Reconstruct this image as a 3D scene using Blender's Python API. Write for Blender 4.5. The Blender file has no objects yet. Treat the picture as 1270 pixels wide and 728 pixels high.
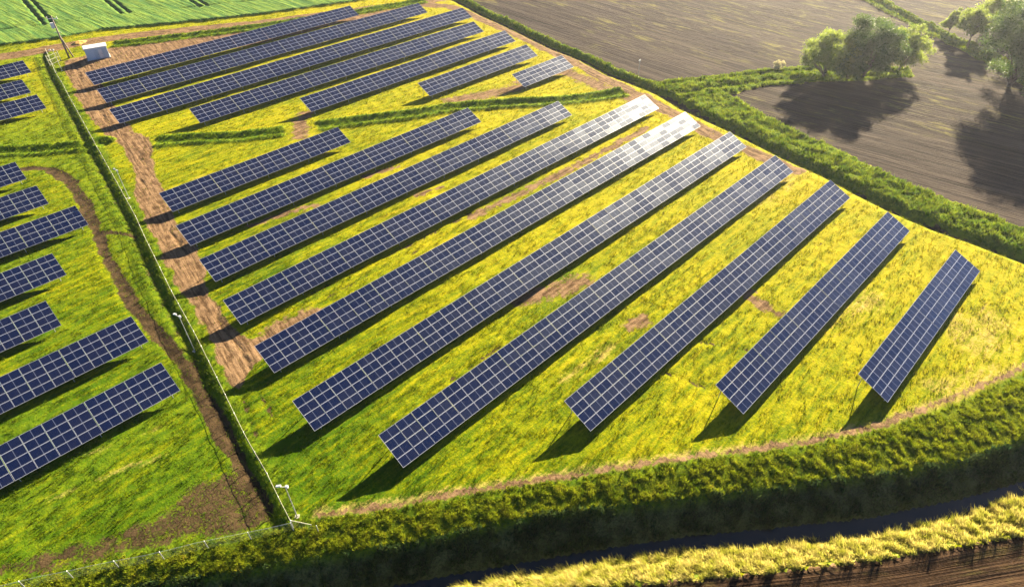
import bpy, math, random
import numpy as np
from mathutils import Vector, Matrix

random.seed(7)
rng = np.random.default_rng(11)
C = bpy.context.scene.collection
R = math.radians

# ------------------------------------------------------------------ camera, sky, sun, exposure
FPX, YAW, PITCH, CAMH = 787.44, 0.784555, 0.703391, 53.006
PW_, PH_ = 1270, 728
fwd = np.array([math.cos(PITCH)*math.cos(YAW), math.cos(PITCH)*math.sin(YAW), -math.sin(PITCH)])
rgt = np.array([math.sin(YAW), -math.cos(YAW), 0.0])
upv = np.cross(rgt, fwd)
cam_d = bpy.data.cameras.new('camera')
cam = bpy.data.objects.new('camera', cam_d); C.objects.link(cam)
m = Matrix(((rgt[0], upv[0], -fwd[0], 0), (rgt[1], upv[1], -fwd[1], 0), (rgt[2], upv[2], -fwd[2], CAMH), (0, 0, 0, 1)))
cam.matrix_world = m
cam_d.sensor_width = 36
cam_d.lens = FPX/PW_*36
cam_d.clip_end = 5000
cam_d.clip_start = 0.5
sc = bpy.context.scene
sc.camera = cam
sc.cycles.diffuse_bounces = 1

SUN_EL, SUN_AZ = 20.0, 14.0          # azimuth counter-clockwise from +X
w = bpy.data.worlds.new('World'); sc.world = w; w.use_nodes = True
nt = w.node_tree
bg = nt.nodes['Background']
sky = nt.nodes.new('ShaderNodeTexSky'); sky.sky_type = 'NISHITA'; sky.sun_disc = False
sky.sun_elevation = R(SUN_EL); sky.sun_rotation = R(90-SUN_AZ)
sky.air_density = 0.35; sky.dust_density = 0.12; sky.ozone_density = 2.0
nt.links.new(sky.outputs[0], bg.inputs[0]); bg.inputs[1].default_value = 0.05
sl = bpy.data.lights.new('sun', 'SUN'); sl.energy = 5.0; sl.angle = R(0.5); sl.color = (1.0, 0.84, 0.58)
so = bpy.data.objects.new('sun', sl); C.objects.link(so)
sdir = Vector((math.cos(R(SUN_EL))*math.cos(R(SUN_AZ)), math.cos(R(SUN_EL))*math.sin(R(SUN_AZ)), math.sin(R(SUN_EL))))
so.rotation_euler = sdir.to_track_quat('Z', 'Y').to_euler(); so.location = (60, 60, 80)
sc.view_settings.view_transform = 'Standard'; sc.view_settings.look = 'None'
sc.view_settings.exposure = 2.8; sc.view_settings.gamma = 1; sc.view_settings.use_curve_mapping = False

# ------------------------------------------------------------------ helpers
def W(px, py, z=0.0):
    """a point of the ground seen in the survey photograph, in metres"""
    d = fwd + rgt*(px-635)/FPX - upv*(py-364)/FPX
    t = (z-CAMH)/d[2]
    return np.array([0, 0, CAMH]) + d*t
def WL(pts, z=0.0):
    return np.array([W(x, y, z)[:2] for x, y in pts])

def lattice(seed, n=256):
    return np.random.default_rng(seed).random((n, n))
_L = {}
def vnoise(x, y, seed):
    if seed not in _L: _L[seed] = lattice(seed)
    g = _L[seed]; n = g.shape[0]
    xi = np.floor(x).astype(int); yi = np.floor(y).astype(int)
    fx = x-xi; fy = y-yi; fx = fx*fx*(3-2*fx); fy = fy*fy*(3-2*fy)
    a = g[xi % n, yi % n]; b = g[(xi+1) % n, yi % n]; c = g[xi % n, (yi+1) % n]; d = g[(xi+1) % n, (yi+1) % n]
    return (a*(1-fx)+b*fx)*(1-fy)+(c*(1-fx)+d*fx)*fy
def fbm(x, y, seed, o=4):
    s = 0; a = .5; t = 0
    for k in range(o):
        s = s+a*vnoise(x*2**k+7.3*k, y*2**k+3.1*k, seed+k); t += a; a *= .55
    return s/t
def sstep(a, b, x):
    t = np.clip((x-a)/(b-a), 0, 1); return t*t*(3-2*t)
def dline(X, Y, P):
    """distance to polyline, arc length at the nearest point"""
    best = np.full(X.shape, 1e9); arc = np.zeros(X.shape); s0 = 0
    for (x0, y0), (x1, y1) in zip(P[:-1], P[1:]):
        dx, dy = x1-x0, y1-y0; L2 = dx*dx+dy*dy+1e-12
        t = np.clip(((X-x0)*dx+(Y-y0)*dy)/L2, 0, 1)
        d = np.hypot(X-x0-t*dx, Y-y0-t*dy); L = math.sqrt(L2)
        mk = d < best; best = np.where(mk, d, best); arc = np.where(mk, s0+t*L, arc); s0 += L
    return best, arc
def inpoly(X, Y, P):
    r = np.zeros(X.shape, bool); n = len(P)
    for i in range(n):
        x0, y0 = P[i]; x1, y1 = P[(i+1) % n]
        if y0 == y1: continue
        c = ((y0 > Y) != (y1 > Y)) & (X < (x1-x0)*(Y-y0)/(y1-y0)+x0)
        r ^= c
    return r
def sdpoly(X, Y, P):
    d, _ = dline(X, Y, np.vstack([P, P[:1]]))
    return np.where(inpoly(X, Y, P), d, -d)

def tag(o, label=None, cat=None, group=None, kind=None):
    if label: o['label'] = label
    if cat: o['category'] = cat
    if group: o['group'] = group
    if kind: o['kind'] = kind
    return o
def empty(name, loc, rz=0.0):
    o = bpy.data.objects.new(name, None); C.objects.link(o)
    o.empty_display_size = .3; o.location = loc; o.rotation_euler = (0, 0, rz)
    return o
def link(name, me, parent=None, loc=None, rot=None):
    o = bpy.data.objects.new(name, me); C.objects.link(o)
    if parent is not None: o.parent = parent
    if loc is not None: o.location = loc
    if rot is not None: o.rotation_euler = rot
    return o
class MB:
    """collects boxes, tubes and faces into one mesh"""
    def __init__(s): s.v = []; s.f = []; s.m = []
    def face(s, pts, mi=0):
        n = len(s.v); s.v += [tuple(p) for p in pts]; s.f.append(tuple(range(n, n+len(pts)))); s.m.append(mi)
    def box(s, c, size, mi=0, M=None):
        x, y, z = [q/2 for q in size]; n = len(s.v)
        for dx, dy, dz in ((-1,-1,-1),(1,-1,-1),(1,1,-1),(-1,1,-1),(-1,-1,1),(1,-1,1),(1,1,1),(-1,1,1)):
            p = Vector((dx*x, dy*y, dz*z))
            if M is not None: p = M @ p
            s.v.append((p.x+c[0], p.y+c[1], p.z+c[2]))
        for q in ((0,3,2,1),(4,5,6,7),(0,1,5,4),(1,2,6,5),(2,3,7,6),(3,0,4,7)):
            s.f.append(tuple(n+i for i in q)); s.m.append(mi)
    def tube(s, pts, rad, k=8, mi=0, cap=True):
        pts = [Vector(p) for p in pts]
        if not hasattr(rad, '__len__'): rad = [rad]*len(pts)
        n0 = len(s.v)
        for i, p in enumerate(pts):
            d = (pts[min(i+1, len(pts)-1)]-pts[max(i-1, 0)]).normalized()
            a = d.cross(Vector((0, 0, 1)))
            if a.length < 1e-3: a = Vector((1, 0, 0))
            a.normalize(); b = d.cross(a)
            for j in range(k):
                t = 2*math.pi*j/k; q = p+(a*math.cos(t)+b*math.sin(t))*rad[i]; s.v.append(tuple(q))
        for i in range(len(pts)-1):
            for j in range(k):
                a0 = n0+i*k+j; a1 = n0+i*k+(j+1) % k
                s.f.append((a0, a1, a1+k, a0+k)); s.m.append(mi)
        if cap:
            s.f.append(tuple(n0+j for j in range(k))[::-1]); s.m.append(mi)
            s.f.append(tuple(n0+(len(pts)-1)*k+j for j in range(k))); s.m.append(mi)
    def mesh(s, name, mats, smooth=False):
        me = bpy.data.meshes.new(name); me.from_pydata(s.v, [], s.f)
        for q in (mats if isinstance(mats, (list, tuple)) else [mats]): me.materials.append(q)
        me.polygons.foreach_set('material_index', s.m)
        if smooth: me.polygons.foreach_set('use_smooth', [True]*len(s.f))
        me.update(); return me
    def build(s, name, mats, parent=None, loc=None, rot=None, smooth=False):
        return link(name, s.mesh(name, mats, smooth), parent, loc, rot)

def raw_mesh(name, V, F, mats, mi=None, uv=None, attrs=None, smooth=False):
    """fast mesh from numpy arrays; F is (n,3) or (n,4)"""
    me = bpy.data.meshes.new(name)
    me.vertices.add(len(V)); me.vertices.foreach_set('co', np.asarray(V, np.float32).ravel())
    k = F.shape[1]; n = len(F)
    me.loops.add(n*k); me.loops.foreach_set('vertex_index', F.astype(np.int32).ravel())
    me.polygons.add(n); me.polygons.foreach_set('loop_start', np.arange(0, n*k, k, dtype=np.int32))
    for q in (mats if isinstance(mats, (list, tuple)) else [mats]): me.materials.append(q)
    if mi is not None: me.polygons.foreach_set('material_index', np.asarray(mi, np.int32))
    me.polygons.foreach_set('use_smooth', np.full(n, smooth))
    if uv is not None:
        l = me.uv_layers.new(name='UVMap'); l.data.foreach_set('uv', np.asarray(uv, np.float32).ravel())
    for nm, a in (attrs or {}).items():
        if a.ndim == 2:
            at = me.attributes.new(nm, 'FLOAT_COLOR', 'POINT'); at.data.foreach_set('color', a.astype(np.float32).ravel())
        else:
            at = me.attributes.new(nm, 'FLOAT', 'POINT'); at.data.foreach_set('value', a.astype(np.float32))
    me.update(calc_edges=True)
    return me

# ------------------------------------------------------------------ material helpers
class NT:
    def __init__(s, name):
        s.m = bpy.data.materials.new(name); s.m.use_nodes = True; s.t = s.m.node_tree
        s.b = s.t.nodes['Principled BSDF']; s.out = s.t.nodes['Material Output']
    def n(s, typ, **kw):
        o = s.t.nodes.new(typ)
        for k, v in kw.items():
            if k.startswith('i_'): s.set(o.inputs[int(k[2:])], v)
            else: setattr(o, k, v)
        return o
    def set(s, inp, v):
        if isinstance(v, bpy.types.NodeSocket): s.t.links.new(v, inp)
        else: inp.default_value = v
    def math(s, op, a, b=0.0, c=0.0, clamp=False):
        o = s.t.nodes.new('ShaderNodeMath'); o.operation = op; o.use_clamp = clamp
        s.set(o.inputs[0], a); s.set(o.inputs[1], b); s.set(o.inputs[2], c); return o.outputs[0]
    def mix(s, f, a, b, blend='MIX'):
        o = s.t.nodes.new('ShaderNodeMix'); o.data_type = 'RGBA'; o.blend_type = blend
        s.set(o.inputs[0], f); s.set(o.inputs[6], a); s.set(o.inputs[7], b); return o.outputs[2]
    def noise(s, vec, scale, detail=4, rough=.55, dist=0.0):
        o = s.t.nodes.new('ShaderNodeTexNoise'); s.set(o.inputs['Scale'], scale); o.inputs['Detail'].default_value = detail
        o.inputs['Roughness'].default_value = rough; o.inputs['Distortion'].default_value = dist
        if vec is not None: s.t.links.new(vec, o.inputs['Vector'])
        return o.outputs[0]
    def ss(s, v, a, b, lo=0.0, hi=1.0):
        o = s.t.nodes.new('ShaderNodeMapRange'); o.interpolation_type = 'SMOOTHSTEP'
        s.set(o.inputs[0], v); s.set(o.inputs[1], a); s.set(o.inputs[2], b); s.set(o.inputs[3], lo); s.set(o.inputs[4], hi); return o.outputs[0]
    def comb(s, x, y, z=0.0):
        o = s.t.nodes.new('ShaderNodeCombineXYZ'); s.set(o.inputs[0], x); s.set(o.inputs[1], y); s.set(o.inputs[2], z); return o.outputs[0]
    def attr(s, name):
        o = s.t.nodes.new('ShaderNodeAttribute'); o.attribute_name = name; return o
    def sep(s, v):
        o = s.t.nodes.new('ShaderNodeSeparateColor'); s.t.links.new(v, o.inputs[0]); return o.outputs
    def pos(s):
        return s.t.nodes.new('ShaderNodeNewGeometry').outputs['Position']
def rgb(r, g, b): return (r, g, b, 1)
def simple(name, col, rough=.6, metal=0.0, var=0.15, scale=3.0, spec=.5):
    k = NT(name); tc = k.n('ShaderNodeTexCoord').outputs['Object']
    nz = k.noise(tc, scale, 5, .6)
    f = k.ss(nz, .3, .7, 1-var, 1+var)
    o = k.n('ShaderNodeVectorMath', operation='SCALE'); o.inputs[0].default_value = col; k.t.links.new(f, o.inputs[3])
    k.t.links.new(o.outputs[0], k.b.inputs['Base Color'])
    k.b.inputs['Roughness'].default_value = rough; k.b.inputs['Metallic'].default_value = metal
    k.b.inputs['Specular IOR Level'].default_value = spec
    return k.m

# ---------- terrain material: real ground covers mixed by the surveyed areas
def grass_palette(k, P, A):
    """meadow colour from large patches, mown swaths along the rows; shared by ground and blades"""
    a = k.sep(P); x, y = None, None
    return a
def meadow_color(k, lush, straw):
    pos = k.pos()
    sp = k.n('ShaderNodeSeparateXYZ'); k.t.links.new(pos, sp.inputs[0]); x, y = sp.outputs[0], sp.outputs[1]
    big = k.noise(k.comb(k.math('MULTIPLY', x, .05), k.math('MULTIPLY', y, .09)), 1.0, 3)
    sw = k.noise(k.comb(k.math('MULTIPLY', x, .22), k.math('MULTIPLY', y, 1.5)), 1.0, 6, .7, .35)
    fine = k.noise(pos, 2.6, 6, .78)
    t = k.math('ADD', k.math('MULTIPLY', sw, .65), k.math('ADD', k.math('MULTIPLY', big, .35), k.math('MULTIPLY', fine, .5)))
    # yellower to the right of the site (x larger), greener near the left corner
    xg = k.math('ADD', k.ss(k.math('ADD', x, k.math('MULTIPLY', y, .22)), 5, 70, -.13, .04), k.ss(x, 60, 100, 0, .07))
    t = k.math('ADD', t, xg)
    base = k.mix(k.ss(t, .56, .84), rgb(.040, .085, .002), rgb(.185, .195, .001))
    base = k.mix(k.ss(t, .72, .98), base, rgb(.300, .255, .006))
    st = k.ss(k.math('ADD', k.math('MULTIPLY', sw, .6), k.math('ADD', k.math('MULTIPLY', fine, .6), k.math('MULTIPLY', straw, .45))), .72, 1.0)
    base = k.mix(k.math('MULTIPLY', st, .85), base, rgb(.34, .25, .095))
    lf = k.noise(pos, 1.1, 4, .6)
    lc = k.mix(k.ss(lf, .35, .7), rgb(.045, .095, .004), rgb(.15, .20, .006))
    return k.mix(lush, base, lc), fine, sw

def terrain_material():
    k = NT('terrain')
    A = k.sep(k.attr('mask_a').outputs['Color']); B = k.sep(k.attr('mask_b').outputs['Color'])
    A4 = k.attr('mask_a').outputs['Alpha']; B4 = k.attr('mask_b').outputs['Alpha']
    sand, mud, lush = A[0], A[1], A[2]; straw = A4
    plough, crop, bank = B[0], B[1], B[2]; weed = B4
    rc = k.attr('row_c').outputs['Fac']; ra = k.attr('row_a').outputs['Fac']
    pos = k.pos()
    n1 = k.noise(pos, .9, 6, .65); n2 = k.noise(pos, 5.0, 4, .6)
    base, fine, sw = meadow_color(k, lush, straw)
    def edge(mk, w=.16):
        v = k.math('ADD', mk, k.math('MULTIPLY', k.math('SUBTRACT', k.math('ADD', k.math('MULTIPLY', n1, .5), k.math('MULTIPLY', fine, .5)), .5), 2.0))
        return k.ss(v, .5-w, .5+w)
    # sandy track soil, with wheel streaks along its run
    s1 = k.noise(k.comb(k.math('MULTIPLY', rc, 2.4), k.math('MULTIPLY', ra, .22)), 1.0, 5, .6, .4)
    s2 = k.math('ADD', k.math('MULTIPLY', s1, .6), k.math('MULTIPLY', n1, .4))
    sandc = k.mix(k.ss(s2, .38, .62), rgb(.062, .036, .018), rgb(.215, .138, .076))
    mudc = k.mix(k.ss(n1, .38, .62), rgb(.026, .018, .010), rgb(.066, .044, .022))
    c = k.mix(edge(sand), base, sandc)
    mm = k.ss(k.math('ADD', mud, k.math('MULTIPLY', k.math('SUBTRACT', k.math('ADD', k.math('MULTIPLY', n1, .5), k.math('MULTIPLY', n2, .5)), .5), 1.9)), .35, .65)
    c = k.mix(mm, c, mudc)
    # crop: fine drilled rows of young wheat
    cr = k.noise(k.comb(k.math('MULTIPLY', rc, 1.1), k.math('MULTIPLY', ra, .06)), 1.0, 4, .6)
    cr2 = k.math('ADD', k.math('MULTIPLY', cr, .75), k.math('MULTIPLY', n1, .25))
    cropc = k.mix(k.ss(cr2, .38, .64), rgb(.045, .110, .026), rgb(.125, .190, .030))
    # ploughed earth: ridges and furrows
    fr = k.noise(k.comb(k.math('MULTIPLY', rc, 2.6), k.math('MULTIPLY', ra, .05)), 1.0, 3, .6, .25)
    fl = k.noise(k.comb(k.math('MULTIPLY', rc, .35), k.math('MULTIPLY', ra, .018)), 1.0, 4, .6, .5)
    f3 = k.math('ADD', k.math('MULTIPLY', fr, .45), k.math('ADD', k.math('MULTIPLY', n2, .2), k.math('MULTIPLY', fl, .35)))
    pl = k.mix(k.ss(f3, .40, .60), rgb(.009, .007, .006), rgb(.058, .045, .036))
    wav = k.math('SINE', k.math('ADD', k.math('MULTIPLY', rc, 2.3), k.math('MULTIPLY', fl, 5.0)))
    pl = k.mix(k.math('MULTIPLY', k.ss(wav, .72, .98), .6), pl, rgb(.016, .012, .012))
    warm = k.mix(k.ss(f3, .40, .60), rgb(.014, .0075, .004), rgb(.060, .036, .020))
    pl = k.mix(sand, pl, warm)
    wd = k.math('MULTIPLY', k.ss(k.noise(k.comb(k.math('MULTIPLY', rc, .55), k.math('MULTIPLY', ra, .12)), 1.0, 6, .75, .4), .50, .68), weed)
    pl = k.mix(k.math('MULTIPLY', wd, .9), pl, rgb(.13, .12, .03))
    c = k.mix(k.ss(crop, .4, .6), c, cropc)
    c = k.mix(k.ss(k.math('ADD', plough, k.math('MULTIPLY', k.math('SUBTRACT', n1, .5), .5)), .4, .6), c, pl)
    # ditch bank soil and rank grass
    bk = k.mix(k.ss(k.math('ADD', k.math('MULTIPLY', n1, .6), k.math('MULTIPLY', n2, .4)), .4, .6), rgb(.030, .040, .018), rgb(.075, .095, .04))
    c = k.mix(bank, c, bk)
    k.t.links.new(c, k.b.inputs['Base Color'])
    k.b.inputs['Roughness'].default_value = .95; k.b.inputs['Specular IOR Level'].default_value = .03
    h = k.math('ADD', k.math('MULTIPLY', n2, .08), k.math('MULTIPLY', n1, .14))
    h = k.math('ADD', h, k.math('MULTIPLY', k.math('MULTIPLY', fr, plough), .28))
    h = k.math('ADD', h, k.math('MULTIPLY', k.math('MULTIPLY', cr, crop), .45))
    h = k.math('ADD', h, k.math('MULTIPLY', k.math('MULTIPLY', s1, sand), .06))
    bp = k.n('ShaderNodeBump'); bp.inputs['Distance'].default_value = 1.0; bp.inputs['Strength'].default_value = .8
    k.t.links.new(h, bp.inputs['Height']); k.t.links.new(bp.outputs[0], k.b.inputs['Normal'])
    return k.m

def blade_material(name, kind):
    k = NT(name)
    isl = k.t.nodes.new('ShaderNodeNewGeometry').outputs['Random Per Island']
    if kind == 'meadow':
        c, fine, sw = meadow_color(k, k.attr('lush').outputs['Fac'], k.attr('straw').outputs['Fac'])
    elif kind == 'lush':
        nz = k.noise(k.pos(), .7, 4, .6)
        c = k.mix(k.ss(nz, .35, .65), rgb(.075, .135, .008), rgb(.20, .25, .018))
    elif kind == 'bank':
        nz = k.noise(k.pos(), .8, 5, .65)
        c = k.mix(k.ss(nz, .34, .56), rgb(.07, .12, .005), rgb(.25, .29, .012))
        c = k.mix(k.ss(nz, .57, .74), c, rgb(.36, .32, .03))
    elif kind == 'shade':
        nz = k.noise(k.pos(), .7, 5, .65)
        c = k.mix(k.ss(nz, .4, .62), rgb(.028, .062, .018), rgb(.080, .120, .032))  # the lower bank's shade is put into this darker, bluer grass colour
    else:
        nz = k.noise(k.pos(), 1.1, 4, .6)
        c = k.mix(k.ss(nz, .35, .65), rgb(.30, .31, .03), rgb(.56, .48, .14))
    hv = k.n('ShaderNodeHueSaturation'); k.t.links.new(c, hv.inputs['Color'])
    k.set(hv.inputs['Value'], k.ss(isl, 0, 1, .65, 1.35)); k.set(hv.inputs['Hue'], k.ss(isl, 0, 1, .485, .51))
    c = hv.outputs[0]
    k.t.links.new(c, k.b.inputs['Base Color']); k.b.inputs['Roughness'].default_value = .8; k.b.inputs['Specular IOR Level'].default_value = .04
    tr = k.n('ShaderNodeBsdfTranslucent'); k.t.links.new(c, tr.inputs[0])
    mx = k.n('ShaderNodeMixShader'); mx.inputs[0].default_value = .38
    k.t.links.new(k.b.outputs[0], mx.inputs[1]); k.t.links.new(tr.outputs[0], mx.inputs[2])
    k.t.links.new(mx.outputs[0], k.out.inputs[0])
    return k.m

def glass_material():
    """polycrystalline cells behind glass, laid out in UV: u along the long side"""
    k = NT('solar_cells')
    uvn = k.n('ShaderNodeUVMap'); sp = k.n('ShaderNodeSeparateXYZ'); k.t.links.new(uvn.outputs[0], sp.inputs[0])
    u, v = sp.outputs[0], sp.outputs[1]
    oi = k.n('ShaderNodeObjectInfo').outputs['Random']; isl = k.t.nodes.new('ShaderNodeNewGeometry').outputs['Random Per Island']
    rnd = k.math('FRACT', k.math('ADD', oi, isl))
    cellc = k.mix(k.ss(rnd, .2, .8), rgb(.002, .006, .030), rgb(.005, .007, .028))
    nz = k.noise(k.comb(k.math('MULTIPLY', u, 12), k.math('MULTIPLY', v, 6), k.math('MULTIPLY', rnd, 40)), 1.0, 2)
    cellc = k.mix(k.ss(nz, .3, .7), cellc, rgb(.003, .007, .032))
    # cell gaps
    fu = k.math('ABSOLUTE', k.math('SUBTRACT', k.math('FRACT', k.math('MULTIPLY', u, 12)), .5))
    fv = k.math('ABSOLUTE', k.math('SUBTRACT', k.math('FRACT', k.math('MULTIPLY', v, 6)), .5))
    gap = k.math('GREATER_THAN', k.math('MAXIMUM', fu, fv), .485)
    c = k.mix(k.math('MULTIPLY', gap, .10), cellc, rgb(.30, .32, .36))
    mid = k.math('LESS_THAN', k.math('ABSOLUTE', k.math('SUBTRACT', u, .5)), .018)
    c = k.mix(k.math('MULTIPLY', mid, .30), c, rgb(.25, .27, .33))
    ru = k.math('ABSOLUTE', k.math('SUBTRACT', u, .5)); rv = k.math('ABSOLUTE', k.math('SUBTRACT', v, .5))
    rim = k.math('MAXIMUM', k.math('GREATER_THAN', ru, .492), k.math('GREATER_THAN', rv, .484))
    c = k.mix(rim, c, rgb(.55, .56, .60))
    k.t.links.new(c, k.b.inputs['Base Color'])
    k.b.inputs['IOR'].default_value = 1.5
    k.b.inputs['Specular Tint'].default_value = rgb(.55, .74, 1.0); k.b.inputs['Coat Tint'].default_value = rgb(.75, .88, 1.0)
    k.set(k.b.inputs['Roughness'], k.ss(rnd, 0, 1, .21, .27))
    k.b.inputs['Coat Weight'].default_value = .25; k.b.inputs['Coat Roughness'].default_value = .08
    return k.m

def leaf_material(name, c0, c1, tr_=.4):
    k = NT(name)
    isl = k.t.nodes.new('ShaderNodeNewGeometry').outputs['Random Per Island']
    c = k.mix(k.ss(isl, 0, 1), rgb(*c0), rgb(*c1))
    nz = k.noise(k.pos(), .6, 3)
    c = k.mix(k.ss(nz, .35, .65), c, rgb(c1[0]*1.1, c1[1]*1.05, c1[2]))
    k.t.links.new(c, k.b.inputs['Base Color']); k.b.inputs['Roughness'].default_value = .6
    tr = k.n('ShaderNodeBsdfTranslucent'); k.t.links.new(c, tr.inputs[0])
    mx = k.n('ShaderNodeMixShader'); mx.inputs[0].default_value = tr_
    k.t.links.new(k.b.outputs[0], mx.inputs[1]); k.t.links.new(tr.outputs[0], mx.inputs[2]); k.t.links.new(mx.outputs[0], k.out.inputs[0])
    return k.m

TERR = terrain_material()
M_meadow = blade_material('meadow_blades', 'meadow'); M_lush = blade_material('lush_blades', 'lush')
M_bank = blade_material('bank_blades', 'bank'); M_shade = blade_material('shaded_blades', 'shade'); M_reed = blade_material('reed_blades', 'reed')  # middle one is bank grass coloured darker for the ditch's shaded side
M_glass = glass_material()
M_alu = simple('aluminium', (.30, .31, .35), .42, .5, .06)
M_galv = simple('galvanised_steel', (.42, .44, .46), .5, .7, .12)
M_rail = simple('pale_rail', (.34, .34, .22), .6, 0, .08)
M_mesh = simple('green_coated_wire', (.07, .10, .05), .6, 0, .1)
M_wood = simple('weathered_wood', (.16, .125, .095), .85, 0, .25, 6)
M_white = simple('white_paint', (.50, .51, .50), .5, 0, .06)
M_black = simple('dark_plastic', (.02, .02, .022), .4, 0, .1)
M_hut = simple('pale_blue_panel', (.36, .44, .50), .55, 0, .06)
M_hutdoor = simple('grey_blue_door', (.30, .38, .44), .5, 0, .06)
M_conc = simple('concrete', (.35, .33, .30), .9, 0, .15)
M_bark = simple('bark', (.10, .075, .05), .95, 0, .3, 5)
M_orange = simple('rusty_soil_heap', (.45, .25, .05), .95, 0, .2, 4)
def water_material():
    k = NT('ditch_water'); k.b.inputs['Base Color'].default_value = rgb(.006, .012, .016)
    k.b.inputs['Roughness'].default_value = .12; k.b.inputs['IOR'].default_value = 1.33
    bp = k.n('ShaderNodeBump'); bp.inputs['Strength'].default_value = .15; bp.inputs['Distance'].default_value = .1
    k.t.links.new(k.noise(k.pos(), 2.0, 3), bp.inputs['Height']); k.t.links.new(bp.outputs[0], k.b.inputs['Normal'])
    return k.m
M_water = water_material()

# ------------------------------------------------------------------ survey lines of the site
def ext(P, a=60, b=60):
    P = np.array(P, float); d0 = P[0]-P[1]; d0 /= np.linalg.norm(d0); d1 = P[-1]-P[-2]; d1 /= np.linalg.norm(d1)
    return np.vstack([P[0]+d0*a, P, P[-1]+d1*b])
ZB, ZC, ZE = -0.5, -2.8, -0.3
cA = WL([(-60,742),(0,724),(100,704),(200,684),(300,667),(372,650),(450,640),(560,622),(640,606),(760,589),(870,573),(1000,556),(1100,535),(1190,505),(1270,468),(1330,432)])
cB = WL([(-60,780),(60,752),(150,730),(300,711),(400,691),(480,680),(620,651),(700,636),(850,620),(1000,601),(1110,588),(1200,571),(1270,545),(1340,510)], ZB)
cC = WL([(200,790),(340,757),(480,728),(640,700),(740,682),(860,665),(970,655),(1080,643),(1190,620),(1270,598),(1340,572)], ZC)
cD = WL([(300,800),(420,765),(560,729),(640,715),(740,700),(860,683),(960,677),(1080,666),(1190,641),(1270,613),(1340,586)], ZC)
cE = WL([(420,810),(560,762),(640,741),(760,726),(900,714),(1000,704),(1100,691),(1200,674),(1270,662),(1350,640)], ZE)
cA, cB, cC, cD, cE = [ext(q, 40, 160) for q in (cA, cB, cC, cD, cE)]
fence_px = [(55.6,59.8),(68,88.7),(77,103),(86.6,121.6),(97,140),(118.8,180),(141,219),(168,268),(177,288.7),(212,360),(227.5,388),(242.7,415.6),(265.4,461),(306,544),(330,584),(343,612),(360,645)]
fence = WL(fence_px, 1.3)
fence_l = WL([(360,648),(325,656),(285,664),(245,672),(205,682),(168,690),(127,697),(88,706),(46,714),(5,724),(-40,735)], 1.2)
ditch_r = WL([(520,-12),(566,0),(601,18.5),(642,37),(684,58),(725,74),(756,91),(780,99),(807,110),(819,115),(848,133),(904,158),(945,178),(976,194),(1026,216),(1064,237),(1127,267),(1165,283),(1203,295),(1270,320),(1330,345),(1420,380)])
verge_top = WL([(980,166),(1026,180),(1127,230),(1203,258),(1270,286),(1330,310),(1420,345)])
hedge1 = WL([(815,107),(840,103),(870,101),(910,97),(950,92),(1000,88),(1060,90),(1110,90)])
hedge2 = WL([(845,118),(870,112),(900,108),(950,101),(1000,97),(1050,97),(1120,92)])
hedge_ur = WL([(1050,-12),(1081,0),(1128,24),(1160,41),(1202,60),(1240,80),(1290,108),(1340,136)])
strip_w = WL([(190,177.5),(230,173),(300,170),(356,162.5)])
strip_e = WL([(390,158),(430,152),(480,146),(520,141),(560,134),(610,130),(690,126),(740,120),(778,114)])
strip_l = WL([(-40,192),(0,188),(60,186),(108,181),(124,177),(136,181)])
road_top = WL([(-90,86),(0,71),(60,61),(130,49),(200,41),(320,29),(400,19),(460,11),(540,0),(600,-9)])
hedge_road = WL([(137,56),(175,53),(260,42),(330,33),(430,18),(500,6),(530,1)])
crop_edge = WL([(-90,72),(0,58),(75,49),(130,38),(260,26),(330,18),(420,6),(470,-2),(560,-14)])
track_b = WL([(395,639),(500,624),(640,600),(760,581),(870,565),(1000,548),(1100,524),(1180,494),(1270,455),(1330,425)])
track_r = WL([(520,5),(560,9),(600,25),(660,52),(720,82),(780,112),(830,140),(880,166),(940,192),(985,212)])
mud_l = WL([(30,209),(60,209),(85,224),(105,252),(120,288),(138,330),(165,380),(200,418),(232,455),(252,495),(280,545),(308,595),(325,630)])
mud_b = WL([(118,287),(150,290),(170,292)])
mud_poly = WL([(-50,715),(0,696),(60,680),(150,660),(200,632),(240,606),(280,590),(315,595),(340,625),(345,645),(300,660),(200,680),(100,700),(0,720),(-50,732)])
yard = WL([(80,84),(78,76),(104,70),(135,60),(260,45),(400,27),(500,10),(530,12),(440,26),(330,52),(200,80),(122,100),(140,128),(155,152),(168,163),(184,172),(188,182),(190,205),(206,250),(216,275),(240,305),(250,330),(268,380),(312,425),(390,385),(396,392),(338,435),(314,455),(296,480),(284,475),(262,428),(240,385),(207,328),(184,280),(168,245),(166,205),(152,182),(132,170),(106,140),(90,105)])
lush_poly = WL([(-40,180),(0,150),(90,150),(120,185),(168,275),(212,365),(240,420),(235,450),(205,415),(170,378),(142,325),(124,285),(108,248),(88,218),(60,203),(-40,200)])
near_poly = WL([(0,640),(60,600),(150,560),(240,520),(300,560),(360,640),(200,640),(100,655),(0,672)])
field_r = np.vstack([ditch_r, [[130, -60], [420, -60], [420, 400], [160, 400]]])
crop_poly = np.vstack([crop_edge, [[150, 420], [-80, 420], [-80, 230]]])
verge_poly = WL([(780,99),(819,109),(870,97),(940,90),(1000,83),(1060,82),(1130,86),(1128,94),(1060,98),(1000,104),(945,108),(905,119),(930,133),(960,150),(1000,170),(1026,180),(1127,230),(1203,258),(1270,286),(1420,345),(1420,380),(1270,318),(1203,294),(1127,266),(1064,236),(976,193),(904,157),(819,113)])
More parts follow.
